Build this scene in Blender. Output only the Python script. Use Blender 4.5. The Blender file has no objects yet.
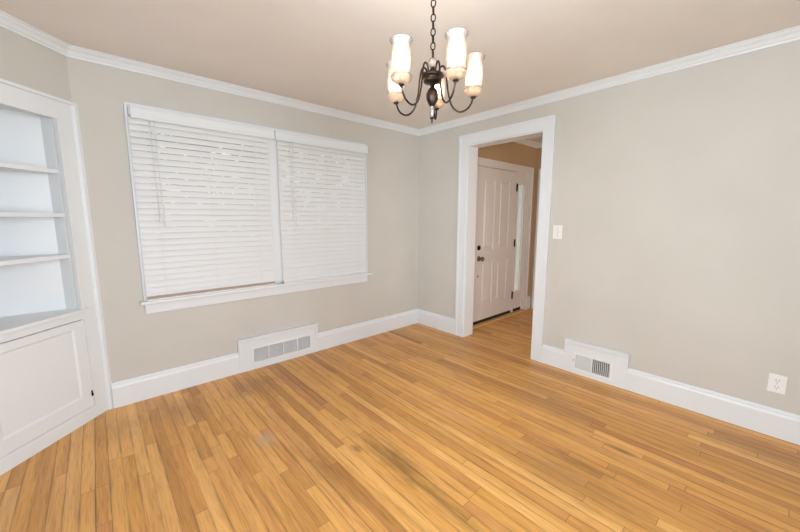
import bpy, bmesh, math, random
from mathutils import Vector, Matrix
random.seed(7)
PI = math.pi
COL = bpy.context.scene.collection
sc = bpy.context.scene
H = 2.44

# ------------------------------------------------------------------ helpers
def lin(c):
    return tuple((x/255/12.92 if x/255 <= .04045 else ((x/255+.055)/1.055)**2.4) for x in c) + (1,)

class MB:
    """collects shapes in world coordinates; build() links them as ONE mesh object"""
    def __init__(self): self.v = []; self.f = []; self.s = []
    def add(self, vs, fs, smooth=False):
        o = len(self.v); self.v += [tuple(p) for p in vs]
        for q in fs: self.f.append(tuple(i+o for i in q)); self.s.append(smooth)
        return self
    def box(self, x0, x1, y0, y1, z0, z1, T=None):
        vs = [(x, y, z) for z in (z0, z1) for y in (y0, y1) for x in (x0, x1)]
        if T: vs = [T(*p) for p in vs]
        return self.add(vs, [(0,2,3,1),(4,5,7,6),(0,1,5,4),(2,6,7,3),(0,4,6,2),(1,3,7,5)])
    def cbox(self, x0, x1, y0, y1, z0, z1, b, T=None):
        """box with chamfered edges"""
        bm = bmesh.new(); bmesh.ops.create_cube(bm, size=1)
        for q in bm.verts:
            q.co = ((x0+x1)/2+q.co.x*(x1-x0), (y0+y1)/2+q.co.y*(y1-y0), (z0+z1)/2+q.co.z*(z1-z0))
        bmesh.ops.bevel(bm, geom=bm.edges[:], offset=b, segments=2, affect='EDGES', profile=.6)
        bm.verts.index_update()
        vs = [tuple(q.co) for q in bm.verts]
        if T: vs = [T(*p) for p in vs]
        self.add(vs, [[q.index for q in f.verts] for f in bm.faces]); bm.free()
        return self
    def prism(self, poly, z0, z1, T=None):
        n = len(poly)
        vs = [(p[0], p[1], z) for z in (z0, z1) for p in poly]
        if T: vs = [T(*p) for p in vs]
        fs = [tuple(range(n-1, -1, -1)), tuple(range(n, 2*n))] + [(i, (i+1) % n, n+(i+1) % n, n+i) for i in range(n)]
        return self.add(vs, fs)
    def lathe(self, prof, cx, cy, n=24, ripple=0, lobes=0, closed_ends=True):
        vs = []; m = len(prof)
        for (r, z) in prof:
            for k in range(n):
                a = 2*PI*k/n; rr = r*(1+ripple*math.cos(lobes*a)) if lobes else r
                vs.append((cx+rr*math.cos(a), cy+rr*math.sin(a), z))
        fs = [(i*n+k, i*n+(k+1) % n, (i+1)*n+(k+1) % n, (i+1)*n+k) for i in range(m-1) for k in range(n)]
        self.add(vs, fs, True)
        if closed_ends:
            o = len(self.v)-m*n
            self.f.append(tuple(o+k for k in range(n-1, -1, -1))); self.s.append(False)
            self.f.append(tuple(o+(m-1)*n+k for k in range(n))); self.s.append(False)
        return self
    def tube(self, pts, r, n=8, closed=False):
        pts = [Vector(p) for p in pts]; m = len(pts); vs = []
        rs = r if isinstance(r, (list, tuple)) else [r]*m
        prev = None
        for i, p in enumerate(pts):
            a = pts[(i-1) % m] if (closed or i > 0) else p
            b = pts[(i+1) % m] if (closed or i < m-1) else p
            t = (b-a).normalized()
            if prev is None:
                u = t.orthogonal().normalized()
            else:
                u = (prev - t*prev.dot(t)).normalized()
            prev = u; w = t.cross(u)
            for k in range(n):
                an = 2*PI*k/n
                vs.append(p+(u*math.cos(an)+w*math.sin(an))*rs[i])
        fs = []
        for i in range(m if closed else m-1):
            j = (i+1) % m
            for k in range(n):
                fs.append((i*n+k, i*n+(k+1) % n, j*n+(k+1) % n, j*n+k))
        if not closed:
            fs.append(tuple(range(n-1, -1, -1))); fs.append(tuple((m-1)*n+k for k in range(n)))
        return self.add(vs, fs, True)
    def sweep(self, path, prof, closed=False):
        """prof = [(inward offset, z)] swept with mitres along a plan path; the room lies to the left of the path"""
        path = [Vector(p) for p in path]; m = len(path); n = len(prof); vs = []
        for i, p in enumerate(path):
            ns = []
            if closed or i > 0:
                t = (p-path[(i-1) % m]).normalized(); ns.append(Vector((-t.y, t.x)))
            if closed or i < m-1:
                t = (path[(i+1) % m]-p).normalized(); ns.append(Vector((-t.y, t.x)))
            nn = sum(ns, Vector((0, 0))).normalized(); nn = nn/nn.dot(ns[0])
            for (d, z) in prof: vs.append((p.x+nn.x*d, p.y+nn.y*d, z))
        fs = []
        for i in range(m if closed else m-1):
            j = (i+1) % m
            for k in range(n):
                k2 = (k+1) % n
                fs.append((i*n+k, j*n+k, j*n+k2, i*n+k2))
        if not closed:
            fs.append(tuple(range(n))); fs.append(tuple((m-1)*n+k for k in range(n-1, -1, -1)))
        return self.add(vs, fs)
    def build(self, name, mat, parent=None, label=None):
        off = Vector((0, 0, 0)); q = parent
        while q is not None: off += q.location; q = q.parent
        me = bpy.data.meshes.new(name)
        me.from_pydata([tuple(Vector(p)-off) for p in self.v], [], self.f)
        bm = bmesh.new(); bm.from_mesh(me); bmesh.ops.recalc_face_normals(bm, faces=bm.faces); bm.to_mesh(me); bm.free()
        for p, s in zip(me.polygons, self.s): p.use_smooth = s
        me.materials.append(mat)
        o = bpy.data.objects.new(name, me); COL.objects.link(o)
        if parent is not None: o.parent = parent
        if label: o['label'] = label
        return o

def tag(o, label, cat, group=None, kind=None):
    o['label'] = label; o['category'] = cat
    if group: o['group'] = group
    if kind: o['kind'] = kind
    return o
def thing(name, loc, label, cat, group=None, kind=None):
    o = bpy.data.objects.new(name, None); COL.objects.link(o); o.location = loc; o.empty_display_size = .1
    return tag(o, label, cat, group, kind)
def struct(mb, name, mat, label, cat):
    return tag(mb.build(name, mat), label, cat, kind='structure')

# ------------------------------------------------------------------ materials
def new_mat(name):
    m = bpy.data.materials.new(name); m.use_nodes = True
    nt = m.node_tree; return m, nt, nt.nodes['Principled BSDF']
def paint(name, rgb, rough=.6, var=.025, bump=.02, scale=60, spec=.4):
    """painted surface: faint roller mottling in the colour and a fine bump"""
    m, nt, b = new_mat(name); L = nt.links.new; N = nt.nodes.new
    tc = N('ShaderNodeTexCoord')
    n1 = N('ShaderNodeTexNoise'); n1.inputs['Scale'].default_value = 2.2; n1.inputs['Detail'].default_value = 3
    L(tc.outputs['Object'], n1.inputs['Vector'])
    r = N('ShaderNodeValToRGB'); c = lin(rgb)
    r.color_ramp.elements[0].color = tuple(x*(1-var) for x in c[:3])+(1,); r.color_ramp.elements[0].position = .3
    r.color_ramp.elements[1].color = tuple(min(1, x*(1+var)) for x in c[:3])+(1,); r.color_ramp.elements[1].position = .7
    L(n1.outputs['Fac'], r.inputs['Fac']); L(r.outputs['Color'], b.inputs['Base Color'])
    n2 = N('ShaderNodeTexNoise'); n2.inputs['Scale'].default_value = scale*4; L(tc.outputs['Object'], n2.inputs['Vector'])
    bp = N('ShaderNodeBump'); bp.inputs['Strength'].default_value = bump; bp.inputs['Distance'].default_value = .002
    L(n2.outputs['Fac'], bp.inputs['Height']); L(bp.outputs['Normal'], b.inputs['Normal'])
    b.inputs['Roughness'].default_value = rough; b.inputs['Specular IOR Level'].default_value = spec
    return m
def metal(name, rgb, rough=.35, met=.9, hi=None):
    m, nt, b = new_mat(name); L = nt.links.new; N = nt.nodes.new
    tc = N('ShaderNodeTexCoord'); n = N('ShaderNodeTexNoise'); n.inputs['Scale'].default_value = 25
    L(tc.outputs['Object'], n.inputs['Vector'])
    r = N('ShaderNodeValToRGB'); c = lin(rgb); c2 = lin(hi) if hi else c
    r.color_ramp.elements[0].color = c; r.color_ramp.elements[1].color = c2
    r.color_ramp.elements[0].position = .4; r.color_ramp.elements[1].position = .7
    L(n.outputs['Fac'], r.inputs['Fac']); L(r.outputs['Color'], b.inputs['Base Color'])
    b.inputs['Metallic'].default_value = met; b.inputs['Roughness'].default_value = rough
    return m
def translucent(name, rgb, trans, clear, rough=.3, spec=.5, noise=0):
    """white glass or vinyl: diffuse + translucent + straight-through + gloss"""
    m = bpy.data.materials.new(name); m.use_nodes = True; nt = m.node_tree; nt.nodes.clear()
    L = nt.links.new; N = nt.nodes.new
    out = N('ShaderNodeOutputMaterial'); d = N('ShaderNodeBsdfDiffuse'); t = N('ShaderNodeBsdfTranslucent')
    tr = N('ShaderNodeBsdfTransparent'); g = N('ShaderNodeBsdfGlossy'); g.inputs['Roughness'].default_value = rough
    tc = N('ShaderNodeTexCoord'); nz = N('ShaderNodeTexNoise'); nz.inputs['Scale'].default_value = 30
    L(tc.outputs['Object'], nz.inputs['Vector'])
    rp = N('ShaderNodeValToRGB'); c = lin(rgb)
    rp.color_ramp.elements[0].color = tuple(x*(1-noise) for x in c[:3])+(1,); rp.color_ramp.elements[1].color = c
    L(nz.outputs['Fac'], rp.inputs['Fac'])
    L(rp.outputs['Color'], d.inputs['Color']); L(rp.outputs['Color'], t.inputs['Color'])
    m1 = N('ShaderNodeMixShader'); m1.inputs[0].default_value = trans; L(d.outputs[0], m1.inputs[1]); L(t.outputs[0], m1.inputs[2])
    m2 = N('ShaderNodeMixShader'); m2.inputs[0].default_value = clear; L(m1.outputs[0], m2.inputs[1]); L(tr.outputs[0], m2.inputs[2])
    fr = N('ShaderNodeFresnel'); fr.inputs['IOR'].default_value = 1.45
    mu = N('ShaderNodeMath'); mu.operation = 'MULTIPLY'; mu.inputs[1].default_value = spec; L(fr.outputs[0], mu.inputs[0])
    m3 = N('ShaderNodeMixShader'); L(mu.outputs[0], m3.inputs[0]); L(m2.outputs[0], m3.inputs[1]); L(g.outputs[0], m3.inputs[2])
    L(m3.outputs[0], out.inputs['Surface'])
    return m

M = {}
M['wall'] = paint('greige_wall_paint', (205,200,191), .75)
M['hwall'] = paint('tan_hall_wall', (188,158,124), .75)  # one even tan base colour over all hall walls
M['ceil'] = paint('ceiling_paint', (236,229,223), .85)
M['trim'] = paint('white_trim_enamel', (228,230,231), .35, .01, .01, 20)
M['cab'] = paint('white_cabinet_enamel', (231,233,234), .38, .01, .01, 20)
M['door'] = paint('white_door_paint', (226,219,214), .45, .01, .01, 20)
M['plastic'] = paint('white_switch_plastic', (238,236,230), .3, .005, 0, 10)
M['grille'] = paint('white_grille_enamel', (234,233,231), .4, .01, 0, 20)
M['ggrille'] = paint('grey_white_grille_enamel', (222,223,225), .4, .01, 0, 20)
M['dark'] = paint('dark_duct_interior', (38,37,38), .8, .1, 0, 20)
M['greyduct'] = paint('grey_duct_interior', (96,96,98), .7, .1, 0, 20)
M['slot'] = paint('dark_slot', (70,66,62), .6, .05, 0, 20)
M['slat'] = translucent('white_vinyl_slat', (232,232,231), .06, .0, .35, .6)
M['stack'] = paint('shade_tinted_slats', (206,186,170), .5, .03, 0, 20)  # tan shade between the stacked white slats, put into their colour
M['cord'] = paint('white_cord', (222,220,214), .7, .02, 0, 20)
M['cordg'] = paint('grey_lever', (150,148,146), .5, .02, 0, 20)
M['bronze'] = metal('oiled_bronze', (46,38,34), .34, .8, (70,57,49))
M['hinge'] = metal('dark_hinge_metal', (40,36,34), .4, .8)
M['nickel'] = metal('antique_brass', (128,112,88), .3, .9, (150,132,104))
M['glassp'] = translucent('clear_pane_glass', (255,255,255), 0, .97, .02, 1)
M['frost'] = translucent('frosted_pale_green_glass', (250,253,250), .9, .5, .15, .4)
M['shade'] = translucent('ribbed_frosted_shade_glass', (255,246,238), .55, .55, .12, 1.0, .06)
M['bobeche'] = translucent('pressed_amber_tinted_glass', (255,238,216), .75, .5, .08, 1.0, .06)
M['ball'] = translucent('clear_spun_glass', (255,240,224), .5, .66, .04, 1.6, .1)
M['spin'] = translucent('clear_glass_spindle', (230,226,220), .5, .84, .04, 2.4, .1)
M['grass'] = paint('lawn_green', (120,140,88), .9, .25, .1, 10)
M['leaf'] = paint('hedge_leaves', (62,78,48), .7, .3, 0, 10)
M['bark'] = paint('hedge_bark', (84,70,56), .8, .2, .1, 10)
M['thresh'] = paint('oak_threshold', (214,172,116), .4, .12, .03, 30)
M['rubber'] = paint('black_weatherstrip', (34,30,28), .6, .05, 0, 20)
M['outer'] = paint('painted_siding', (225,224,220), .7)

m, nt, b = new_mat('lit_bulb_glass'); M['bulb'] = m
b.inputs['Base Color'].default_value = lin((255,244,228)); b.inputs['Emission Color'].default_value = (1, .70, .42, 1)
b.inputs['Emission Strength'].default_value = 44

# oak strip floor: each board carries its own tone; grain, worn patches and dark joints on top
m, nt, b = new_mat('oak_strip_floor'); M['oak'] = m
L = nt.links.new; N = nt.nodes.new
def attr(n):
    a = N('ShaderNodeAttribute'); a.attribute_name = n; return a.outputs['Fac']
def math_(op, a, b2=None, c=None):
    q = N('ShaderNodeMath'); q.operation = op
    for i, x in enumerate((a, b2, c)):
        if x is None: continue
        if isinstance(x, (int, float)): q.inputs[i].default_value = x
        else: L(x, q.inputs[i])
    return q.outputs[0]
def mixc(fac, a, b2, mode='MIX'):
    q = N('ShaderNodeMix'); q.data_type = 'RGBA'; q.blend_type = mode
    if isinstance(fac, (int, float)): q.inputs[0].default_value = fac
    else: L(fac, q.inputs[0])
    for i, x in ((6, a), (7, b2)):
        if isinstance(x, tuple): q.inputs[i].default_value = x
        else: L(x, q.inputs[i])
    return q.outputs[2]
def ramp(fac, stops):
    q = N('ShaderNodeValToRGB'); e = q.color_ramp.elements
    while len(e) < len(stops): e.new(.5)
    for i, (p, c) in enumerate(stops): e[i].position = p; e[i].color = c
    L(fac, q.inputs['Fac']); return q.outputs['Color']
tone = attr('tone'); seed = attr('seed'); eu = attr('red')
tc = N('ShaderNodeTexCoord'); uv = N('ShaderNodeSeparateXYZ'); L(tc.outputs['UV'], uv.inputs[0])
ob = N('ShaderNodeSeparateXYZ'); L(tc.outputs['Object'], ob.inputs[0])
base = ramp(tone, [(0, lin((148,100,52))), (.22, lin((190,135,74))), (.5, lin((224,164,88))), (.75, lin((234,177,102))), (1, lin((243,192,121)))])
base = mixc(eu, base, lin((192,124,80)))
cv = N('ShaderNodeCombineXYZ')
L(math_('MULTIPLY_ADD', ob.outputs[0], 1, math_('MULTIPLY', seed, 37)), cv.inputs[0])
L(math_('MULTIPLY_ADD', ob.outputs[1], .045, math_('MULTIPLY', seed, 11)), cv.inputs[1]); L(math_('MULTIPLY', seed, 23), cv.inputs[2])
g1 = N('ShaderNodeTexNoise'); g1.inputs['Scale'].default_value = 190; g1.inputs['Detail'].default_value = 4; L(cv.outputs[0], g1.inputs['Vector'])
cw = N('ShaderNodeCombineXYZ')
L(math_('ADD', uv.outputs[0], math_('MULTIPLY', seed, .05)), cw.inputs[0]); L(math_('MULTIPLY', uv.outputs[1], .05), cw.inputs[1]); L(seed, cw.inputs[2])
g2 = N('ShaderNodeTexWave'); g2.wave_type = 'RINGS'; g2.inputs['Scale'].default_value = 36; g2.inputs['Distortion'].default_value = 5
g2.inputs['Detail'].default_value = 2; g2.inputs['Detail Scale'].default_value = 1.2; L(cw.outputs[0], g2.inputs['Vector'])
c1 = ramp(g1.outputs['Fac'], [(.30, (.66,.59,.50,1)), (.50, (.98,.98,.97,1)), (.75, (1.07,1.06,1.04,1))])
col = mixc(.62, base, c1, 'MULTIPLY')
g4 = N('ShaderNodeTexNoise'); g4.inputs['Scale'].default_value = 30; g4.inputs['Detail'].default_value = 3; L(cv.outputs[0], g4.inputs['Vector'])
col = mixc(.7, col, ramp(g4.outputs['Fac'], [(.28, (.80,.74,.66,1)), (.5, (1,1,1,1)), (.72, (1.08,1.05,1.02,1))]), 'MULTIPLY')
c2 = ramp(g2.outputs['Fac'], [(.0, (.74,.66,.56,1)), (.4, (1,1,1,1))])
col = mixc(math_('MULTIPLY', math_('GREATER_THAN', math_('FRACT', math_('MULTIPLY', seed, 7.3)), .55), .6), col, c2, 'MULTIPLY')
# broad wear
g3 = N('ShaderNodeTexNoise'); g3.inputs['Scale'].default_value = 1.6; g3.inputs['Detail'].default_value = 4
mp = N('ShaderNodeMapping'); mp.inputs['Scale'].default_value = (2.2, .8, 1); L(tc.outputs['Object'], mp.inputs[0]); L(mp.outputs[0], g3.inputs['Vector'])
col = mixc(.55, col, ramp(g3.outputs['Fac'], [(.32, (.84,.80,.72,1)), (.5, (1,1,1,1)), (.7, (1.04,1.04,1.03,1))]), 'MULTIPLY')
# stains
def blob(x0, y0, rx, ry, power=1.0):
    dx = math_('DIVIDE', math_('SUBTRACT', ob.outputs[0], x0), rx); dy = math_('DIVIDE', math_('SUBTRACT', ob.outputs[1], y0), ry)
    d = math_('SQRT', math_('ADD', math_('MULTIPLY', dx, dx), math_('MULTIPLY', dy, dy)))
    nz = N('ShaderNodeTexNoise'); nz.inputs['Scale'].default_value = 14; nz.inputs['Detail'].default_value = 4
    mq = N('ShaderNodeMapping'); mq.inputs['Scale'].default_value = (2.2, .6, 1); L(tc.outputs['Object'], mq.inputs[0]); L(mq.outputs[0], nz.inputs['Vector'])
    d = math_('ADD', d, math_('MULTIPLY_ADD', nz.outputs['Fac'], 1.6, -.8))
    q = N('ShaderNodeMapRange'); q.inputs[1].default_value = 1.15; q.inputs[2].default_value = .2; q.inputs[3].default_value = 0; q.inputs[4].default_value = power
    L(d, q.inputs[0]); return q.outputs[0]
for (x0, y0, rx, ry, c, pw) in [(-1.94,-1.78,.08,.30,(124,92,46),.6), (-1.97,-2.2,.05,.30,(128,96,50),.45), (-1.35,-2.45,.16,.45,(150,112,62),.4),
                           (-2.42,-1.10,.07,.10,(190,172,146),.5), (-2.28,-1.62,.05,.3,(132,92,48),.5), (-2.05,-1.55,.03,.05,(120,92,60),.6),
                           (-3.1,-.35,.15,.2,(158,108,58),.3), (-2.75,-.35,.22,.25,(150,100,52),.35), (-2.2,-.35,.25,.2,(150,104,56),.4), (-.66,-2.05,.14,.35,(186,134,86),.4), (-1.18,-2.52,.04,.18,(128,84,42),.5), (-.885,-2.63,.02,.09,(110,80,44),.8)]:
    col = mixc(blob(x0, y0, rx, ry, pw), col, lin(c))
# joints
ex = math_('MINIMUM', uv.outputs[0], math_('SUBTRACT', .057, uv.outputs[0]))
ey = math_('MINIMUM', uv.outputs[1], math_('SUBTRACT', attr('len'), uv.outputs[1]))
soft = N('ShaderNodeMapRange'); soft.inputs[1].default_value = .009; soft.inputs[2].default_value = 0; soft.inputs[3].default_value = 0; soft.inputs[4].default_value = 1
L(ex, soft.inputs[0])
g5 = N('ShaderNodeTexNoise'); g5.inputs['Scale'].default_value = 5; g5.inputs['Detail'].default_value = 3
m5 = N('ShaderNodeMapping'); m5.inputs['Scale'].default_value = (6, .7, 1); L(tc.outputs['Object'], m5.inputs[0]); L(m5.outputs[0], g5.inputs['Vector'])
r5 = N('ShaderNodeMapRange'); r5.inputs[1].default_value = .45; r5.inputs[2].default_value = .72; r5.inputs[3].default_value = .05; r5.inputs[4].default_value = .75; L(g5.outputs['Fac'], r5.inputs[0])
col = mixc(math_('MULTIPLY', soft.outputs[0], r5.outputs[0]), col, lin((128,82,40)))
gap = math_('MAXIMUM', math_('LESS_THAN', ex, math_('MULTIPLY_ADD', attr('gap'), .0014, .0003)), math_('LESS_THAN', ey, .0011))
col = mixc(math_('MULTIPLY', gap, .72), col, lin((84,52,26)))
L(col, b.inputs['Base Color'])
rr = N('ShaderNodeMapRange'); rr.inputs[3].default_value = .26; rr.inputs[4].default_value = .46; L(g3.outputs['Fac'], rr.inputs[0]); L(rr.outputs[0], b.inputs['Roughness'])
b.inputs['Specular IOR Level'].default_value = .42
bp = N('ShaderNodeBump'); bp.inputs['Strength'].default_value = .12; bp.inputs['Distance'].default_value = .001
L(math_('SUBTRACT', g1.outputs['Fac'], math_('MULTIPLY', gap, 1.5)), bp.inputs['Height']); L(bp.outputs['Normal'], b.inputs['Normal'])

# ------------------------------------------------------------------ floor
def make_floor():
    W = .057; X0, X1, Y0, Y1 = -3.85, 2.62, -4.05, .15
    over = [  # (x, y0, y1, tone, red) boards that stand out in the photograph
        (-1.92,-.98,-1.24,.08,0), (-2.10,-1.10,-1.47,.10,0), (-1.66,-.87,-1.31,.10,0), (-1.42,-.76,-1.24,.14,0), (-.77,-.40,-.63,.12,0),
        (-2.47,-1.45,-1.88,.14,0), (-1.93,-1.45,-2.3,.30,0), (-1.2,-2.0,-2.16,.3,0), (-.768,-2.40,-3.045,.5,.6), (-.75,-3.05,-3.7,.12,.1),
        (-.886,-2.45,-2.72,.62,0), (-1.15,-2.42,-2.66,.25,0), (-1.30,-2.58,-2.88,.22,0), (-3.178,-.12,-.92,.25,0), (-3.52,-.3,-.63,.12,0),
        (-2.757,-.63,-1.05,.22,0), (-2.557,-.86,-1.36,.24,0), (-2.62,-.2,-.86,.30,0), (-2.70,-.1,-.62,.28,0)]
    over = [(x, a, c, .27+.62*t if r < .3 else t, r) for (x, a, c, t, r) in over]
    rows = {}
    for (x, a, c, t, r) in over: rows.setdefault(int((x-X0)/W), []).append((c, a, t, r))
    V = []; F = []; at = {k: [] for k in ('tone','seed','len','red','gap')}; UV = []
    n = int(math.ceil((X1-X0)/W))
    for i in range(n):
        x0 = X0+i*W; x1 = x0+W; fixed = sorted(rows.get(i, [])); y = Y0; segs = []
        rowgap = random.random()**3
        while y < Y1-1e-6:
            nxt = next((q for q in fixed if q[0] >= y-1e-6), None)
            if nxt and nxt[0]-y < 1e-5:
                segs.append((y, nxt[1], nxt[2], nxt[3])); y = nxt[1]; continue
            ln = random.choice([random.uniform(.45,1.0), random.uniform(1.0,2.2)]); e = min(y+ln, Y1)
            if y == Y0: e = min(y+random.uniform(.2,1.2), Y1)
            if nxt and e > nxt[0]-.12: e = nxt[0]
            bo = .10 if x0 < -2.75 else 0
            t = bo+min(.95-bo, max(.12, random.gauss(.58,.15)))
            if random.random() < .08: t *= .62
            segs.append((y, e, t, max(0, random.gauss(.03,.17)))); y = e
        for (a, c, t, r) in segs:
            o = len(V); V += [(x0,a,0),(x1,a,0),(x1,c,0),(x0,c,0)]; F.append((o,o+1,o+2,o+3))
            at['tone'].append(t); at['seed'].append(random.random()); at['len'].append(c-a); at['red'].append(r); at['gap'].append(rowgap)
            UV += [(0,0),(W,0),(W,c-a),(0,c-a)]
    X1 = X0+n*W
    o = len(V); z = -.08
    V += [(X0,Y0,0),(X1,Y0,0),(X1,Y1,0),(X0,Y1,0),(X0,Y0,z),(X1,Y0,z),(X1,Y1,z),(X0,Y1,z)]
    for q in ((7,6,5,4),(0,4,5,1),(1,5,6,2),(2,6,7,3),(3,7,4,0)):
        F.append(tuple(o+k for k in q)); UV += [(0,0)]*4
        for k, d in (('tone',.5),('seed',.1),('len',1),('red',0),('gap',0)): at[k].append(d)
    me = bpy.data.meshes.new('floor'); me.from_pydata(V, [], F)
    u = me.uv_layers.new(name='UVMap')
    for k, q in enumerate(UV): u.data[k].uv = q
    for k, vals in at.items():
        a = me.attributes.new(k, 'FLOAT', 'FACE')
        for j, x in enumerate(vals): a.data[j].value = x
    me.materials.append(M['oak'])
    ob = bpy.data.objects.new('floor', me); COL.objects.link(ob)
    tag(ob, 'worn honey oak strip floor running from the room into the hall', 'floor', kind='structure')
make_floor()

# ------------------------------------------------------------------ room shell
T_ = .16
XL, YR = -3.70, -3.90            # left and rear wall faces
struct(MB().box(-3.85, 2.62, -4.05, .16, H, H+.06), 'ceiling', M['ceil'], 'flat pale ceiling with the chandelier hanging from it', 'ceiling')
# window wall, opening for the pair of sashes
WX0, WX1, WZ0, WZ1 = -2.822, -.884, .765, 2.10
b_ = MB()
b_.box(XL-.15, WX0, 0, .15, 0, H); b_.box(WX1, .0, 0, .15, 0, H); b_.box(WX0, WX1, 0, .15, 0, WZ0); b_.box(WX0, WX1, 0, .15, WZ1, H)
struct(b_, 'wall_front', M['wall'], 'beige wall holding the wide blind-covered window', 'wall')
# doorway wall
DL, DR, DT = -.755, -1.597, 2.158
b_ = MB().box(0, T_, DL, .15, 0, H).box(0, T_, YR-.15, DR, 0, H).box(0, T_, DR, DL, DT, H)
struct(b_, 'wall_right', M['wall'], 'beige wall with the open doorway to the hall', 'wall')
# left wall and rear wall (beside and behind the camera), with openings for added, unseen fill-light windows
b_ = MB().box(XL-.15, XL, -2.2, 0, 0, H).box(XL-.15, XL, YR, -3.6, 0, H).box(XL-.15, XL, -3.6, -2.2, 0, .8).box(XL-.15, XL, -3.6, -2.2, 2.1, H)
struct(b_, 'wall_left', M['wall'], 'beige wall behind and left of the corner cabinet', 'wall')
b_ = MB().box(XL-.15, -3.5, YR-.15, YR, 0, H).box(-.5, 0, YR-.15, YR, 0, H).box(-3.5, -.5, YR-.15, YR, 0, .6).box(-3.5, -.5, YR-.15, YR, 2.2, H).box(-2.1, -1.9, YR-.15, YR, .6, 2.2)
struct(b_, 'wall_rear', M['wall'], 'beige wall behind the camera with openings for added fill-light windows', 'wall')
# diagonal wall strip above the corner cabinet
def cab(s, d, z):
    return (-3.14-(s-d)*.70711, -(s+d)*.70711, z)
CW = .79
b_ = MB().prism([(0,0),(CW,0),(CW-.02,-.02),(.02,-.02)], 2.085, H, cab)
struct(b_, 'wall_diagonal', M['wall'], 'angled beige wall strip above the white corner cabinet', 'wall')
# crown moulding
crown = [(0,H-.060),(.008,H-.060),(.010,H-.050),(.018,H-.042),(.026,H-.028),(.040,H-.016),(.044,H-.008),(.052,H-.006),(.052,H),(0,H)]
b_ = MB().sweep([(0,0),(-3.14,0),(-3.14-CW*.70711,-CW*.70711),(XL,YR),(0,YR)], crown, True)
struct(b_, 'trim_1', M['trim'], 'white crown moulding running round the top of the room walls', 'crown moulding')
# baseboards
bp_ = [(0,0),(.020,0),(.020,.150),(.017,.158),(.014,.164),(.013,.176),(.008,.186),(0,.187)]
VL0, VL1 = -2.249, -1.484          # left vent surround in x
VR0, VR1 = -1.915, -2.405          # right vent surround in y
b_ = MB().sweep([(VL0,0),(-3.118,0)], bp_).sweep([(0,-.648),(0,0),(VL1,0)], bp_)
struct(b_, 'baseboard_front', M['trim'], 'white baseboard along the window wall and round the far corner', 'baseboard')
br_ = [(d, z*.962) for (d, z) in bp_]
b_ = MB().sweep([(0,VR0),(0,-1.704)], br_).sweep([(0,YR),(0,VR1)], br_)
struct(b_, 'baseboard_right', M['trim'], 'white baseboard along the doorway wall below the outlet', 'baseboard')
b_ = MB().sweep([(XL,-.62),(XL,YR),(-.021,YR)], bp_)
struct(b_, 'baseboard_left', M['trim'], 'white baseboard along the wall left of the camera', 'baseboard')
# doorway casing and jamb lining
co, ci = .106, .0
b_ = MB()
def casing_yz(b_, x0, x1, yl, yr, zt, w, sgn=-1):
    """flat casing with a raised outer bead; yl > yr are the opening's sides"""
    b_.box(min(x0,x1), max(x0,x1), yl, yl+w, 0, zt+w); b_.box(min(x0,x1), max(x0,x1), yr-w, yr, 0, zt+w); b_.box(min(x0,x1), max(x0,x1), yr, yl, zt, zt+w)
    xb = x1+sgn*.008
    a, c = min(x1,xb), max(x1,xb)
    b_.box(a, c, yl+w-.022, yl+w, 0, zt+w); b_.box(a, c, yr-w, yr-w+.022, 0, zt+w); b_.box(a, c, yr-w+.022, yl+w-.022, zt+w-.022, zt+w)
b_.box(-.002, T_+.002, DL-.012, DL, 0, DT-.012); b_.box(-.002, T_+.002, DR, DR+.012, 0, DT-.012); b_.box(-.002, T_+.002, DR, DL, DT-.012, DT)
casing_yz(b_, 0, -.018, DL, DR, DT, co)
casing_yz(b_, T_, T_+.018, DL, DR, DT, .09, 1)
struct(b_, 'trim_2', M['trim'], 'wide white casing and jamb round the open doorway to the hall', 'door casing')

# ------------------------------------------------------------------ hall beyond the doorway
YF = -.61; XE = 1.815
DX0, DX1, SX1 = .372, 1.268, 1.59
b_ = MB().box(T_, .30, YF, YF+.15, 0, H).box(SX1, 2.62, YF, YF+.15, 0, H).box(.30, SX1, YF, YF+.15, 2.03, H)
struct(b_, 'wall_hall_front', M['hwall'], 'hall wall round the white front door seen through the doorway', 'wall')
b_ = MB().box(XE, XE+.12, -1.75, -.76-.0, 2.0, H).box(XE, XE+.12, YR, -1.60, 0, 2.0).box(XE, XE+.12, YR, -1.75, 2.0, H).box(XE, XE+.12, -.76, YF, 0, H)
struct(b_, 'wall_hall_right', M['hwall'], 'far end wall of the hall with a second opening', 'wall')
b_ = MB().box(T_, .5, YR-.15, YR, 0, H).box(1.6, 2.62, YR-.15, YR, 0, H).box(.5, 1.6, YR-.15, YR, 0, .7).box(.5, 1.6, YR-.15, YR, 2.0, H)
struct(b_, 'wall_hall_rear', M['hwall'], 'wall closing the near end of the hall', 'wall')
b_ = MB().box(2.5, 2.62, YR, YF, 0, H)
struct(b_, 'wall_hall_far', M['hwall'], 'wall seen through the opening at the end of the hall', 'wall')
b_ = MB().sweep([(XE,YF),(T_,YF),(T_,YR),(XE,YR)], crown, True)
struct(b_, 'trim_3', M['trim'], 'white crown moulding at the top of the hall walls', 'crown moulding')
b_ = MB()
for (a, c) in ((-.76, -.66), (-1.70, -1.60)): b_.box(XE-.018, XE, a, c, 0, 2.085)
b_.box(XE-.018, XE, -1.60, -.76, 2.0, 2.085)
struct(b_, 'trim_4', M['trim'], 'narrow white casing strip at the far end of the hall', 'door casing')
b_ = MB().sweep([(XE-.0,YF),(1.692,YF)], bp_)
struct(b_, 'baseboard_hall', M['trim'], 'short white baseboard right of the hall sidelight', 'baseboard')
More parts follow.
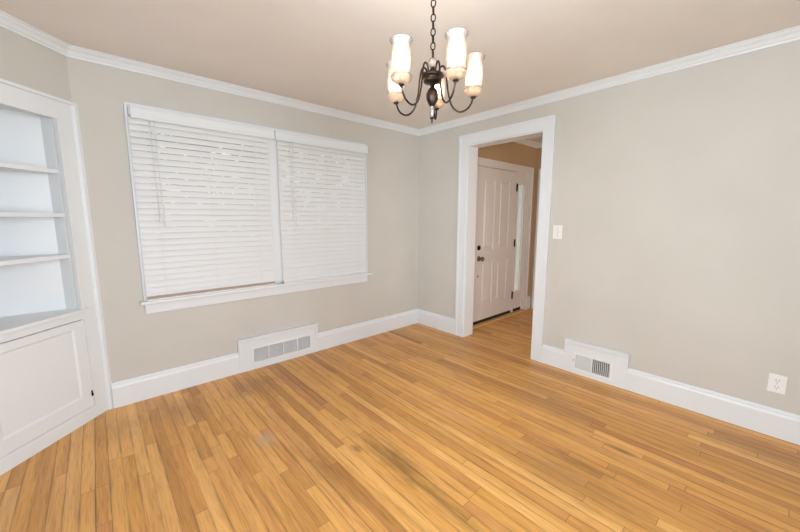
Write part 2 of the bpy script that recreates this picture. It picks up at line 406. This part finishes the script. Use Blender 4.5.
# front door unit
FY = YF                              # wall face
fd = thing('door_1', (.82, FY, 0), 'white front door of tall raised panels seen through the doorway', 'door', kind='structure')
b_ = MB()
b_.box(.262, .352, FY-.022, FY, 0, 2.088); b_.box(1.592, 1.692, FY-.022, FY, 0, 2.088); b_.box(.352, 1.592, FY-.022, FY, 2.005, 2.088)
b_.box(.262, .28, FY-.03, FY-.022, 0, 2.088); b_.box(1.674, 1.692, FY-.03, FY-.022, 0, 2.088); b_.box(.28, 1.674, FY-.03, FY-.022, 2.07, 2.088)
b_.box(.302, .366, FY-.012, FY+.1, 0, 2.028); b_.box(1.274, 1.318, FY-.012, FY+.1, .03, 1.998); b_.box(1.545, 1.588, FY-.012, FY+.1, 0, 2.028); b_.box(.366, 1.545, FY-.012, FY+.1, 1.998, 2.028)
b_.build('door_frame', M['door'], fd)
b_ = MB()
def panel_slab(b_, x0, x1, z0, z1, yf, th, wins, rec=.010):
    """slab whose front face (at yf, towards -y) has recessed fields, each with a raised panel in it"""
    xs = sorted({x0, x1} | {q for w in wins for q in w[:2]}); zs = sorted({z0, z1} | {q for w in wins for q in w[2:]})
    for i in range(len(xs)-1):
        for j in range(len(zs)-1):
            cx, cz = (xs[i]+xs[i+1])/2, (zs[j]+zs[j+1])/2
            inn = any(w[0] < cx < w[1] and w[2] < cz < w[3] for w in wins)
            b_.box(xs[i], xs[i+1], yf+(rec if inn else 0), yf+th, zs[j], zs[j+1])
    for (a, c, d, e) in wins:
        q = .028; w = .014
        vs = [(a+q,yf+rec,d+q),(c-q,yf+rec,d+q),(c-q,yf+rec,e-q),(a+q,yf+rec,e-q),(a+q+w,yf+.002,d+q+w),(c-q-w,yf+.002,d+q+w),(c-q-w,yf+.002,e-q-w),(a+q+w,yf+.002,e-q-w)]
        b_.add(vs, [(0,1,5,4),(1,2,6,5),(2,3,7,6),(3,0,4,7),(4,5,6,7)])
wins = [(.52,.765,.975,1.86),(.87,1.115,.975,1.86),(.52,.765,.27,.82),(.87,1.115,.27,.82)]
panel_slab(b_, DX0, DX1, .065, 1.992, FY-.006, .045, wins)
slab = b_.build('door_slab', M['door'], fd)
for z in (1.79, 1.03, .285):
    MB().box(1.262, 1.290, FY-.020, FY-.0125, z-.05, z+.05).tube([(1.270,FY-.022,z-.053),(1.270,FY-.022,z+.053)], .007).build('hinge', M['hinge'], slab, 'dark hinge')
def turned(prof, x, z, y):           # lathe about the y axis, from the door face towards the hall
    b_ = MB(); n = 20; vs = []; m = len(prof)
    for (r, d) in prof:
        for k in range(n):
            a = 2*PI*k/n; vs.append((x+r*math.cos(a), y-d, z+r*math.sin(a)))
    fs = [(i*n+k, i*n+(k+1) % n, (i+1)*n+(k+1) % n, (i+1)*n+k) for i in range(m-1) for k in range(n)]
    b_.add(vs, fs, True); b_.add(vs[-n:], [tuple(range(n))]); return b_
turned([(.034,0),(.034,.006),(.028,.010),(.013,.014),(.012,.032),(.022,.040),(.029,.050),(.029,.060),(.022,.070),(.006,.074)], .452, .87, FY-.006).build('door_knob', M['nickel'], slab, 'brass-toned door knob')
turned([(.031,0),(.031,.006),(.026,.014),(.014,.016),(.013,.022)], .445, 1.007, FY-.006).build('deadbolt', M['hinge'], slab, 'dark deadbolt')
turned([(.011,0),(.010,.005),(.004,.007)], .443, .646, FY-.006).build('lock_stop', M['hinge'], slab, 'small dark stud on the door')
MB().box(DX0, DX1, FY-.002, FY+.04, .025, .066).box(1.318, 1.545, FY-.002, FY+.04, .025, .066).build('weatherstrip', M['rubber'], fd, 'black strip under door')
b_ = MB().box(1.320, 1.543, FY-.004, FY+.04, .068, .325).box(1.320, 1.340, FY-.004, FY+.04, .325, 1.998).box(1.495, 1.543, FY-.004, FY+.04, .325, 1.998).box(1.340, 1.495, FY-.004, FY+.04, 1.845, 1.998)
sl = b_.build('sidelight', M['door'], fd)
MB().box(1.340, 1.495, FY+.016, FY+.022, .325, 1.845).build('glass_pane', M['frost'], sl, 'pale green lit glass')
b_ = MB().prism([(.302,FY+.1),(1.588,FY+.1),(1.588,FY-.055),(.302,FY-.055)], .0, .024)
b_.build('threshold', M['thresh'], fd, 'oak threshold strip')

# ------------------------------------------------------------------ window behind the blinds
w1 = thing('window_1', (-1.855, 0, .74), 'wide white-cased double window covered by the two blinds', 'window', kind='structure')
b_ = MB()
b_.box(-2.878, -2.822, -.018, 0, .765, 2.10); b_.box(-.884, -.828, -.018, 0, .765, 2.10); b_.box(-2.878, -.828, -.018, 0, 2.10, 2.162)
b_.box(-2.878, -2.864, -.026, -.018, .765, 2.148); b_.box(-.842, -.828, -.026, -.018, .765, 2.148); b_.box(-2.878, -.828, -.026, -.018, 2.148, 2.162)
b_.box(WX0, WX0+.02, 0, .15, .765, 2.10); b_.box(WX1-.02, WX1, 0, .15, .765, 2.10); b_.box(WX0+.02, WX1-.02, 0, .15, 2.08, 2.10); b_.box(WX0+.02, WX1-.02, 0, .15, .765, .785)
b_.build('window_frame', M['trim'], w1)
MB().cbox(-1.935, -1.785, -.018, .12, .785, 2.08, .002).cbox(-1.925, -1.795, -.026, -.016, .785, 2.10, .003).build('mullion', M['trim'], w1)
MB().cbox(-2.902, -.800, -.078, 0, .742, .765, .005).build('window_sill', M['trim'], w1)
MB().cbox(-2.876, -.830, -.018, 0, .660, .742, .003).build('apron', M['trim'], w1)
for (a, c) in ((WX0+.02, -1.935), (-1.785, WX1-.02)):
    for (z0, z1, y) in ((.785, 1.45, .05), (1.41, 2.08, .085)):
        f = MB().box(a, a+.045, y, y+.035, z0, z1).box(c-.045, c, y, y+.035, z0, z1).box(a+.045, c-.045, y, y+.035, z0, z0+.05).box(a+.045, c-.045, y, y+.035, z1-.04, z1).build('sash', M['trim'], w1)
        MB().box(a+.045, c-.045, y+.015, y+.019, z0+.05, z1-.04).build('glass_pane', M['glassp'], f)

def make_blind(x0, x1, vx0, vx1, zt, zb, wx, open_rng, label, stack):
    t = thing('window_blind', ((x0+x1)/2, -.045, zt), label, 'window blind', 'white slatted blinds over the window')
    YS = -.046
    # valance: shaped fascia with returns
    pr = [(-.056,2.058),(-.066,2.055),(-.070,2.060),(-.0705,2.072),(-.067,2.078),(-.067,2.120),(-.0705,2.126),(-.0705,2.136),(-.056,2.140)]
    b_ = MB(); n = len(pr)
    vs = [(x, p[0], p[1]) for x in (vx0, vx1) for p in pr]
    b_.add(vs, [tuple(range(n)), tuple(range(2*n-1, n-1, -1))]+[(i, (i+1) % n, n+(i+1) % n, n+i) for i in range(n)])
    b_.box(vx0, vx0+.006, -.056, -.028, 2.06, 2.138); b_.box(vx1-.006, vx1, -.056, -.028, 2.06, 2.138)
    b_.build('valance', M['trim'], t)
    MB().box(x0+.004, x1-.004, -.054, -.027, 2.075, 2.13).build('headrail', M['cord'], t)
    # slats: crowned blades, room edge down
    b_ = MB(); p = .0445; z = zt-.018; k = 0
    while z > zb+.024:
        ang = math.radians(random.uniform(79, 80.6))
        if open_rng[0] < z < open_rng[1]: ang = math.radians(random.uniform(74, 78))
        ca, sa = math.cos(ang), math.sin(ang)
        prof = []
        for u, cr in ((-1, 0), (-.5, .0016), (0, .0022), (.5, .0016), (1, 0)):
            prof.append((u*.0219, cr))
        prof = prof + [(u, cr-.0026) for (u, cr) in reversed(prof)]
        ring = [(YS+u*ca-cr*sa, z+u*sa+cr*ca) for (u, cr) in prof]
        m = len(ring); vs = [(x, q[0], q[1]) for x in (x0, x1) for q in ring]
        b_.add(vs, [tuple(range(m)), tuple(range(2*m-1, m-1, -1))]+[(i, (i+1) % m, m+(i+1) % m, m+i) for i in range(m)])
        z -= p; k += 1
    b_.build('slats', M['slat'], t)
    b_ = MB().cbox(x0, x1, -.071, -.023, zb, zb+.011, .002)
    b_.build('bottom_rail', M['slat'], t)
    if stack:
        b_ = MB()
        for q in range(stack): b_.box(x0+.002, x1-.002, -.070, -.024, zb+.0118+q*.0052, zb+.0118+q*.0052+.0030)
        b_.build('stacked_slats', M['stack'], t, 'resting stack of spare slats')
    w = x1-x0
    for fx in (.13, .5, .87):
        x = x0+w*fx
        MB().tube([(x,-.0625,zb+.012),(x,-.0625,2.07)], .0007, 5).build('ladder_cord', M['cord'], t)
    for dx, zz in ((0, 1.36), (.028, 1.33)):
        x = wx+dx
        c = MB().tube([(x,-.074,2.056),(x+.004,-.076,1.7),(x+.012,-.076,zz)], .0014, 6).build('lift_cord', M['cord'], t)
        MB().lathe([(.002,zz+.012),(.005,zz+.006),(.0065,zz-.012),(.005,zz-.016)], x+.012, -.076, 12).build('tassel', M['plastic'], c)
    return t
make_blind(-2.864, -1.905, -2.850, -1.8505, 2.06, .7665, -2.750, (1.82, 1.98), 'left window blind, beside the corner cabinet, with a thick stack of slats at its foot', 4)
make_blind(-1.826, -.862, -1.8435, -.838, 2.06, .7665, -1.722, (.84, .90), 'right window blind, nearest the far corner of the room', 0)

# ------------------------------------------------------------------ vents
def wall_vent(name, label, c0, c1, zt, T, build_grille, group):
    """plinth with capped top and sides let into the baseboard; T maps (along, out, z) to the wall"""
    t = thing(name, T((c0+c1)/2, 0, 0), label, 'air vent', group)
    gi = build_grille['rect']
    b_ = MB(); a, c = c0, c1; d = .024
    b_.box(a, gi[0], 0, d, 0, zt-.030, T); b_.box(gi[1], c, 0, d, 0, zt-.030, T); b_.box(gi[0], gi[1], 0, d, 0, gi[2], T); b_.box(gi[0], gi[1], 0, d, gi[3], zt-.030, T)
    b_.build('surround', M['trim'], t)
    b_ = MB()
    b_.cbox(a-.004, c+.004, 0, d+.006, zt-.030, zt-.010, .002, T); b_.cbox(a-.008, c+.008, 0, d+.018, zt-.0105, zt, .004, T); b_.cbox(a+.01, c-.01, d, d+.010, zt-.040, zt-.0305, .003, T); b_.cbox(a-.004, a+.022, d, d+.008, .187, zt-.030, .003, T); b_.cbox(c-.022, c+.004, d, d+.008, .187, zt-.030, .003, T)
    b_.box(a-.004, a, .0, d+.004, .188, zt-.031, T); b_.box(c, c+.004, .0, d+.004, .188, zt-.031, T)
    b_.build('cap_moulding', M['trim'], t)
    return t, d
TL = lambda a, o, z: (a, -o, z)
TRr = lambda a, o, z: (-o, -a, z)
# left: four-panel white grille
g = dict(rect=(-2.130, -1.563, .062, .196))
tv, d = wall_vent('wall_vent', 'white floor-level wall vent of four panels under the window', VL0+.0, VL1-.0, .306, TL, g, 'wall vents in the baseboards')
x0, x1, z0, z1 = g['rect']
MB().box(x0, x1, .001, .004, z0, z1, TL).build('duct_back', M['greyduct'], tv)
b_ = MB(); F_ = .014
b_.box(x0-.012, x1+.012, d, d+.004, z0-.012, z0+.004, TL); b_.box(x0-.012, x1+.012, d, d+.004, z1-.004, z1+.012, TL)
b_.box(x0-.012, x0+.006, d, d+.004, z0+.004, z1-.004, TL); b_.box(x1-.006, x1+.012, d, d+.004, z0+.004, z1-.004, TL)
for i in (1, 2, 3):
    x = x0+(x1-x0)*i/4; b_.box(x-.005, x+.005, d-.006, d+.004, z0+.004, z1-.004, TL)
gr = b_.build('grille', M['grille'], tv)
for i in range(4):
    a = x0+(x1-x0)*i/4+.006; c = x0+(x1-x0)*(i+1)/4-.006; b_ = MB()
    n = 9
    for k in range(n):
        x = a+(c-a)*(k+.5)/n
        b_.prism([(x-.0030,.006),(x-.0018,.006),(x+.0036,.020),(x+.0024,.020)], z0+.002, z1-.002, TL)
    ww, hh = c-a, z1-z0
    for k in range(-int(hh/.0120), int(ww/.0120)+2):
        u0 = k*.0120; lo = max(0, u0); hi = min(ww, u0+hh)        # diagonal bars running down to the right
        if hi-lo < .004: continue
        pts = [(a+lo, z1-(lo-u0)), (a+hi, z1-(hi-u0))]
        q = .0017
        vs = [(x+e, o, z+e) for o in (.0200, .0218) for ((x, z), e) in ((pts[0], -q), (pts[1], -q), (pts[1], q), (pts[0], q))]
        b_.add([TL(*p) for p in vs], [(0,1,2,3),(7,6,5,4),(0,4,5,1),(1,5,6,2),(2,6,7,3),(3,7,4,0)])
    b_.build('louvers', M['ggrille'], gr)
# right: two-bank register, left bank turned to the viewer, right bank open
g = dict(rect=(2.008, 2.290, .052, .182))
tv, d = wall_vent('wall_vent', 'white floor-level register right of the doorway, its right half dark and open', -VR0, -VR1, .300, TRr, g, 'wall vents in the baseboards')
x0, x1, z0, z1 = g['rect']
MB().box(x0, x1, .001, .004, z0, z1, TRr).build('duct_back', M['dark'], tv)
b_ = MB(); xm = (x0+x1)/2-.004
b_.box(x0-.016, x1+.016, d, d+.004, z0-.014, z0+.004, TRr); b_.box(x0-.016, x1+.016, d, d+.004, z1-.004, z1+.014, TRr)
b_.box(x0-.016, x0+.006, d, d+.004, z0+.004, z1-.004, TRr); b_.box(x1-.006, x1+.016, d, d+.004, z0+.004, z1-.004, TRr); b_.box(xm-.006, xm+.006, d-.004, d+.004, z0+.004, z1-.004, TRr)
gr = b_.build('grille', M['grille'], tv)
for (a, c, sg, mat) in ((x0+.006, xm-.006, 1, 'grille'), (xm+.006, x1-.006, -1, 'grille')):
    b_ = MB(); n = 10 if sg > 0 else 9
    for k in range(n):
        x = a+(c-a)*(k+.5)/n
        if sg > 0: b_.prism([(x+.0042,.012),(x+.0052,.012),(x-.0036,.0225),(x-.0048,.0225)], z0+.003, z1-.003, TRr)
        else: b_.prism([(x-.0066,.008),(x-.0056,.008),(x+.0072,.0225),(x+.0058,.0225)], z0+.003, z1-.003, TRr)
    b_.build('louvers', M['grille'], gr)
b_ = MB()
for k in range(5):
    z = z0+(z1-z0)*(k+.5)/5; b_.box(xm+.006, x1-.006, .0055, .0075, z-.0022, z+.0022, TRr)
b_.build('rear_bars', M['greyduct'], gr)
MB().cbox(x0-.0135, x0-.0085, d+.004, d+.012, .118, .132, .0015, TRr).build('damper_lever', M['cordg'], gr, 'small grey damper lever')

# ------------------------------------------------------------------ switch and outlet
t = thing('light_switch', (0, -1.774, 1.248), 'white toggle light switch plate on the wall right of the doorway', 'light switch')
p_ = MB().cbox(-.006, 0, -1.815, -1.733, 1.187, 1.310, .0025).build('cover_plate', M['plastic'], t)
MB().cbox(-.0072, -.006, -1.781, -1.767, 1.232, 1.264, .0005).build('toggle_slot', M['cord'], p_)
MB().cbox(-.019, -.006, -1.7785, -1.7695, 1.246, 1.259, .0018).build('toggle', M['plastic'], t)
for z in (1.279, 1.218): MB().box(-.0072, -.006, -1.777, -1.771, z-.003, z+.003).build('screw', M['greyduct'], p_)
t = thing('wall_outlet', (0, -3.196, .343), 'white duplex outlet low on the wall at the right edge', 'outlet')
p_ = MB().cbox(-.006, 0, -3.235, -3.157, .285, .401, .0025).build('cover_plate', M['plastic'], t)
for z in (.365, .321):
    r_ = MB().cbox(-.0085, -.006, -3.213, -3.179, z-.017, z+.017, .0012).build('receptacle', M['plastic'], t)
    for dy in (-.007, .007): MB().box(-.0092, -.0085, -3.196+dy-.0011, -3.196+dy+.0011, z-.002, z+.009).build('slot', M['slot'], r_)
    MB().box(-.0092, -.0085, -3.198, -3.194, z-.012, z-.007).build('slot', M['slot'], r_)
MB().box(-.0072, -.006, -3.198, -3.194, .341, .345).build('screw', M['greyduct'], p_)

# ------------------------------------------------------------------ corner cabinet
cx_, cy_, _z = cab(CW/2, 0, 0)
t = thing('corner_cabinet', (cx_, cy_, 0), 'white built-in corner cabinet with open shelves over a panelled door', 'cabinet')
O0, O1 = .115, CW-.115; ZC = .775
b_ = MB()
b_.prism([(.0,0),(.099,0),(.099,-.02),(.02,-.02)], 0, 2.085, cab); b_.prism([(CW,0),(CW-.099,0),(CW-.099,-.02),(CW-.02,-.02)], 0, 2.085, cab)
b_.box(.099, O0, -.02, 0, .70, 2.085, cab); b_.box(O1, CW-.099, -.02, 0, .70, 2.085, cab)
b_.box(O0, O1, -.02, 0, 1.975, 2.085, cab); b_.box(.099, CW-.099, -.02, 0, 0, .088, cab); b_.box(O0, O1, -.02, 0, .705, ZC-.022, cab)
b_.build('face_frame', M['cab'], t)
b_ = MB()
b_.prism([(.001,0),(-.0175,.0185),(.004,.0185),(.014,.006),(.014,0)], 0, 2.085, cab)
b_.prism([(CW-.001,0),(CW+.0175,.0185),(CW-.004,.0185),(CW-.014,.006),(CW-.014,0)], 0, 2.085, cab)
b_.prism([(-.0175,.0185),(CW+.0175,.0185),(CW,0),(0,0)], 2.085, 2.103, cab)
b_.build('outer_moulding', M['cab'], t)
b_ = MB()
for (a, c) in ((O0-.014, O0), (O1, O1+.014)): b_.box(a, c, 0, .007, ZC, 1.975, cab)
b_.box(O0-.014, O1+.014, 0, .007, 1.975, 1.989, cab)
b_.build('opening_bead', M['cab'], t)
# carcass: returns, the two back boards against the walls, top
bi = -.096
back = [(-3.14-(O0+.006-bi)*.70711, -.019), (XL+.019, -.019), (XL+.019, 0)]
s0, s1 = O0+.006, O1-.006
P_ = lambda s, d: cab(s, d, 0)[:2]
q1 = P_(s0, bi); q2 = P_(s1, bi); kx, ky = XL+.019, -.019
b_ = MB()
b_.box(s0-.014, s0, bi, -.0265, .0, 2.0, cab); b_.box(s1, s1+.014, bi, -.0265, .0, 2.0, cab)
b_.prism([(kx, ky), (kx, ky+.014), (q1[0]-.014, ky+.014), (q1[0], q1[1])], 0, 2.0)
b_.prism([(kx, ky+.014), (kx, q2[1]), (kx-.014, q2[1]), (kx-.014, ky+.014)], 0, 2.0)
b_.prism([P_(s0,-.0201), P_(s1,-.0201), q2, (kx, q2[1]), (kx, ky), q1], 2.0, 2.012)
b_.build('carcass', M['cab'], t)
def shelf_poly(d): return [P_(s0+.001, d), P_(s1-.001, d), P_(s1-.001, bi), (kx+.001, P_(s1-.001, bi)[1]), (kx+.001, ky-.001), (P_(s0+.001, bi)[0], ky-.001), P_(s0+.001, bi)]
for zt in (1.668, 1.402, 1.140):
    MB().prism(shelf_poly(-.012), zt-.024, zt).build('shelf', M['cab'], t)
b_ = MB().prism(shelf_poly(-.0202), ZC-.022, ZC)
b_.cbox(.072, CW-.072, .0005, .026, ZC-.022, ZC, .004, cab); b_.box(O0+.001, O1-.001, -.0202, .002, ZC-.022, ZC, cab)
b_.build('counter', M['cab'], t)
b_ = MB()
da, dc, dz0, dz1 = .1005, CW-.1005, .0895, .6985
pa, pc, pz0, pz1 = .170, CW-.170, .176, .650
D0, D1 = -.026, -.007
b_.box(da, pa, D0, D1, dz0, dz1, cab); b_.box(pc, dc, D0, D1, dz0, dz1, cab); b_.box(pa, pc, D0, D1, dz0, pz0, cab); b_.box(pa, pc, D0, D1, pz1, dz1, cab)
b_.box(pa, pc, D0, -.015, pz0, pz1, cab)
q = .012
vs = [cab(*p) for p in ((pa,D1,pz0),(pc,D1,pz0),(pc,D1,pz1),(pa,D1,pz1),(pa+q,-.0149,pz0+q),(pc-q,-.0149,pz0+q),(pc-q,-.0149,pz1-q),(pa+q,-.0149,pz1-q))]
b_.add(vs, [(0,1,5,4),(1,2,6,5),(2,3,7,6),(3,0,4,7)])
dr_ = b_.build('cabinet_door', M['cab'], t)
b_ = MB().cbox(.1035, .1125, D1, D1+.004, .156, .198, .0018, cab)
b_.cbox(.105, .111, D1+.004, D1+.012, .166, .178, .002, cab)
b_.build('latch', M['hinge'], dr_, 'small dark metal latch')

# ------------------------------------------------------------------ chandelier
CX, CY = -1.8826, -1.9819; R_ = .195; PHI = PI+.006
ch = thing('chandelier', (CX, CY, H), 'bronze five-light chandelier with glass hurricane shades hanging from the ceiling', 'chandelier')
MB().lathe([(.062,H),(.062,H-.008),(.050,H-.020),(.024,H-.034),(.010,H-.040),(.006,H-.048)], CX, CY, 28).build('canopy', M['bronze'], ch)
zt, zb_ = H-.046, 2.098; n = 10; pitch = (zt-zb_)/n
for k in range(n):
    zc = zt-pitch*(k+.5); hl = pitch/2+.0035-.0022; pts = []
    for j in range(20):
        a = 2*PI*j/20; w = .0098*math.cos(a); v = math.copysign(abs(math.sin(a))**.75, math.sin(a))*hl
        aa = (.5 if k % 2 else 2.07)
        pts.append((CX+w*math.cos(aa), CY+w*math.sin(aa), zc+v))
    MB().tube(pts, .0029, 7, True).build('chain_link', M['bronze'], ch)
sph = lambda r, zc, n=9: [(max(.0015, r*math.sin(PI*i/n)), zc-r*math.cos(PI*i/n)) for i in range(n+1)]
MB().lathe(sph(.0215, 2.073, 12), CX, CY, 36, .04, 12).build('glass_ball', M['ball'], ch)
MB().lathe([(.002,2.093),(.006,2.096),(.004,2.102),(.0015,2.104)], CX, CY, 12).build('top_loop', M['bronze'], ch)
hub = [(.008,2.052),(.012,2.046),(.012,2.034),(.018,2.029),(.034,2.026),(.050,2.022),(.052,2.016),(.050,2.010),(.040,2.006),(.038,2.000),(.042,1.995),(.041,1.989),(.024,1.984),(.012,1.980),(.009,1.962)]
MB().lathe(hub, CX, CY, 36).build('hub', M['bronze'], ch)
MB().lathe([(.010,1.966),(.0165,1.961),(.022,1.953),(.0270,1.942),(.0285,1.930),(.026,1.912),(.019,1.897),(.013,1.888),(.009,1.884)], CX, CY, 32).build('urn', M['bronze'], ch)
MB().lathe([(.009,1.884),(.010,1.880),(.007,1.876),(.0085,1.868),(.0105,1.858),(.009,1.848),(.006,1.840),(.0085,1.836)], CX, CY, 24).build('glass_spindle', M['spin'], ch, 'clear glass spindle')
MB().lathe([(.008,1.837),(.010,1.833),(.009,1.829),(.004,1.826),(.0045,1.818),(.003,1.810),(.001,1.806)], CX, CY, 16).build('finial', M['bronze'], ch)
def bez(P, n=40):
    """Catmull-Rom through (r,z) points"""
    out = []; Q = [P[0]]+P+[P[-1]]
    for i in range(1, len(Q)-2):
        for s in range(8):
            u = s/8; a, b2, c, d2 = (Vector(x) for x in Q[i-1:i+3])
            out.append(.5*((2*b2)+(-a+c)*u+(2*a-5*b2+4*c-d2)*u*u+(-a+3*b2-3*c+d2)*u**3))
    out.append(Vector(P[-1])); return out
arm = [(.030,2.008),(.029,2.036),(.037,2.056),(.050,2.060),(.060,2.044),(.066,2.010),(.074,1.950),(.090,1.895),(.112,1.870),(.138,1.864),(.166,1.877),(.185,1.902),(.1945,1.934)]
ZB = 1.930
for i in range(5):
    a = PHI-i*2*PI/5; ca, sa = math.cos(a), math.sin(a)
    lx, ly = CX+R_*ca, CY+R_*sa
    A = MB().tube([(CX+q.x*ca, CY+q.x*sa, q.y) for q in bez(arm)], .0042, 10)
    A.build('arm', M['bronze'], ch)
    # pressed glass dish
    MB().lathe([(.010,ZB+.002),(.026,ZB+.007),(.040,ZB+.018),(.0455,ZB+.030),(.042,ZB+.039),(.036,ZB+.043),(.030,ZB+.043),(.036,ZB+.034),(.036,ZB+.026),(.028,ZB+.015),(.010,ZB+.009)], lx, ly, 60, .035, 15).build('bobeche', M['bobeche'], ch, 'pressed glass drip dish')
    so = MB().lathe([(.008,ZB-.006),(.013,ZB-.002),(.013,ZB+.002),(.007,ZB+.008),(.007,ZB+.036),(.0165,ZB+.042),(.0165,ZB+.046),(.0105,ZB+.048),(.0105,ZB+.058),(.009,ZB+.060)], lx, ly, 20).build('socket', M['bronze'], ch)
    # hurricane shade: ribbed bowl, straight body, flared lip; inner and outer skins
    z = ZB+.043
    outer = [(.023,z),(.031,z+.004),(.0365,z+.012),(.0385,z+.024),(.039,z+.050),(.039,z+.090),(.0395,z+.112),(.0415,z+.121),(.0455,z+.127),(.0480,z+.132)]
    inner = [(r-.0022, zz) for (r, zz) in reversed(outer)]
    MB().lathe(outer+[(.0475,z+.1345)]+inner, lx, ly, 72, .018, 18, False).build('lamp_shade', M['shade'], ch)
    MB().lathe([(.007,ZB+.060),(.012,ZB+.068),(.0165,ZB+.080),(.017,ZB+.092),(.0135,ZB+.106),(.007,ZB+.120),(.0015,ZB+.128)], lx, ly, 20).build('bulb', M['bulb'], ch, 'lit candle bulb')

# ------------------------------------------------------------------ added unseen windows that let in fill light, outdoors
for (nm, lab, hor, p0, p1, z0, z1, pl) in (('added_window_2', 'added unseen window for fill light beside the camera', 'y', -3.6, -2.2, .8, 2.1, XL), ('added_window_3', 'added unseen window for fill light right behind the camera', 'x', -3.5, -2.1, .6, 2.2, YR), ('added_window_5', 'added unseen window for fill light near the doorway wall', 'x', -1.9, -.5, .6, 2.2, YR), ('added_window_4', 'added unseen window for warm fill at the near end of the hall', 'x', .5, 1.6, .7, 2.0, YR)):
    T = (lambda a, o, z: (pl+o, a, z)) if hor == 'y' else (lambda a, o, z: (a, pl+o, z))
    w = thing(nm, T((p0+p1)/2, 0, z0), lab, 'window', kind='structure')
    b_ = MB()
    for (a, c, e, f) in ((p0-.08,p0,z0-.08,z1+.08),(p1,p1+.08,z0-.08,z1+.08),(p0,p1,z1,z1+.08),(p0,p1,z0-.08,z0)): b_.box(a, c, 0, .02, e, f, T)
    pm = (p0+p1)/2
    for (a, c, e, f) in ((p0,p0+.05,z0,z1),(p1-.05,p1,z0,z1),(p0+.05,p1-.05,z1-.05,z1),(p0+.05,p1-.05,z0,z0+.05),(pm-.03,pm+.03,z0+.05,z1-.05)): b_.box(a, c, -.11, -.06, e, f, T)
    fr = b_.build('window_frame', M['trim'], w)
    for (a, c) in ((p0+.05, pm-.03), (pm+.03, p1-.05)): MB().box(a, c, -.088, -.084, z0+.05, z1-.05, T).build('glass_pane', M['glassp'], fr)
t = thing('hedge', (-1.855, 1.7, -.6), 'dark green hedge added outside so the gaps in the blinds look dark', 'hedge')  # added out of view so gaps between the slats look dark
b_ = MB(); rg = random.Random(3)
for k in range(6500):
    x = rg.uniform(-4.2, .2); z = rg.uniform(-.6, 3.3); y = 1.7+rg.choice((-1, 1))*rg.uniform(.1, .5)
    u = Vector((rg.gauss(0,1), rg.gauss(0,1), rg.gauss(0,1))).normalized(); v = u.orthogonal().normalized(); q = Vector((x, y, z)); l = rg.uniform(.07, .14)
    b_.add([q-u*l, q+v*l*.45, q+u*l, q-v*l*.45], [(0,1,2,3)])
b_.build('foliage', M['leaf'], t)
b_ = MB()
for x in (-3.8, -3.0, -2.2, -1.4, -.6): b_.tube([(x,1.7,-.6),(x+.05,1.72,.8),(x,1.7,3.0)], [.04,.03,.01], 8)
b_.build('stems', M['bark'], t)
struct(MB().box(-30, 30, -30, 30, -.62, -.60), 'ground', M['grass'], 'lawn outside the windows', 'lawn')

# ------------------------------------------------------------------ light
def area(name, loc, rot, sx, sy, power, col):
    l = bpy.data.lights.new(name, 'AREA'); l.shape = 'RECTANGLE'; l.size = sx; l.size_y = sy; l.energy = power; l.color = col
    o = bpy.data.objects.new(name, l); COL.objects.link(o); o.location = loc; o.rotation_euler = rot; return o
area('fill_rear', (-2.8, YR-.20, 1.4), (PI/2, 0, 0), 1.4, 1.6, 103, (.79, .89, 1))  # added fill behind the camera, no known window there
area('fill_rear_right', (-1.2, YR-.20, 1.4), (PI/2, 0, 0), 1.4, 1.6, 5, (.95, .94, 1))  # weak added fill from the rear right
area('fill_left', (XL-.20, -2.9, 1.45), (PI/2, 0, -PI/2), 1.4, 1.3, 116, (.81, .91, 1))  # added fill near the camera, acting like its flash
area('fill_hall', (1.05, YR-.20, 1.3), (PI/2, 0, 0), 1.1, 1.2, 31, (1, .80, .64))  # added warm fill for the hall, its source made up
w = bpy.data.worlds.new('World'); sc.world = w; w.use_nodes = True
bg = w.node_tree.nodes['Background']; bg.inputs[0].default_value = (1, 1, 1, 1); bg.inputs[1].default_value = 1.8

# ------------------------------------------------------------------ camera
cam = bpy.data.cameras.new('camera'); cam.sensor_width = 36; cam.lens = 341.5286*36/800; cam.clip_start = .02
co_ = bpy.data.objects.new('camera', cam); COL.objects.link(co_)
rt = Vector((.74666922, -.66519551, 0)).normalized(); fw = Vector((.65891636, .73964778, -.13693208)).normalized(); up = rt.cross(fw).normalized()
rt = fw.cross(up)
mw = Matrix((rt, up, -fw)).transposed().to_4x4(); mw.translation = (-3.10733583, -3.13190888, 1.3663465)
co_.matrix_world = mw
sc.camera = co_
vs_ = sc.view_settings; vs_.view_transform = 'Standard'; vs_.look = 'None'; vs_.gamma = 1; vs_.exposure = 0; vs_.use_curve_mapping = False
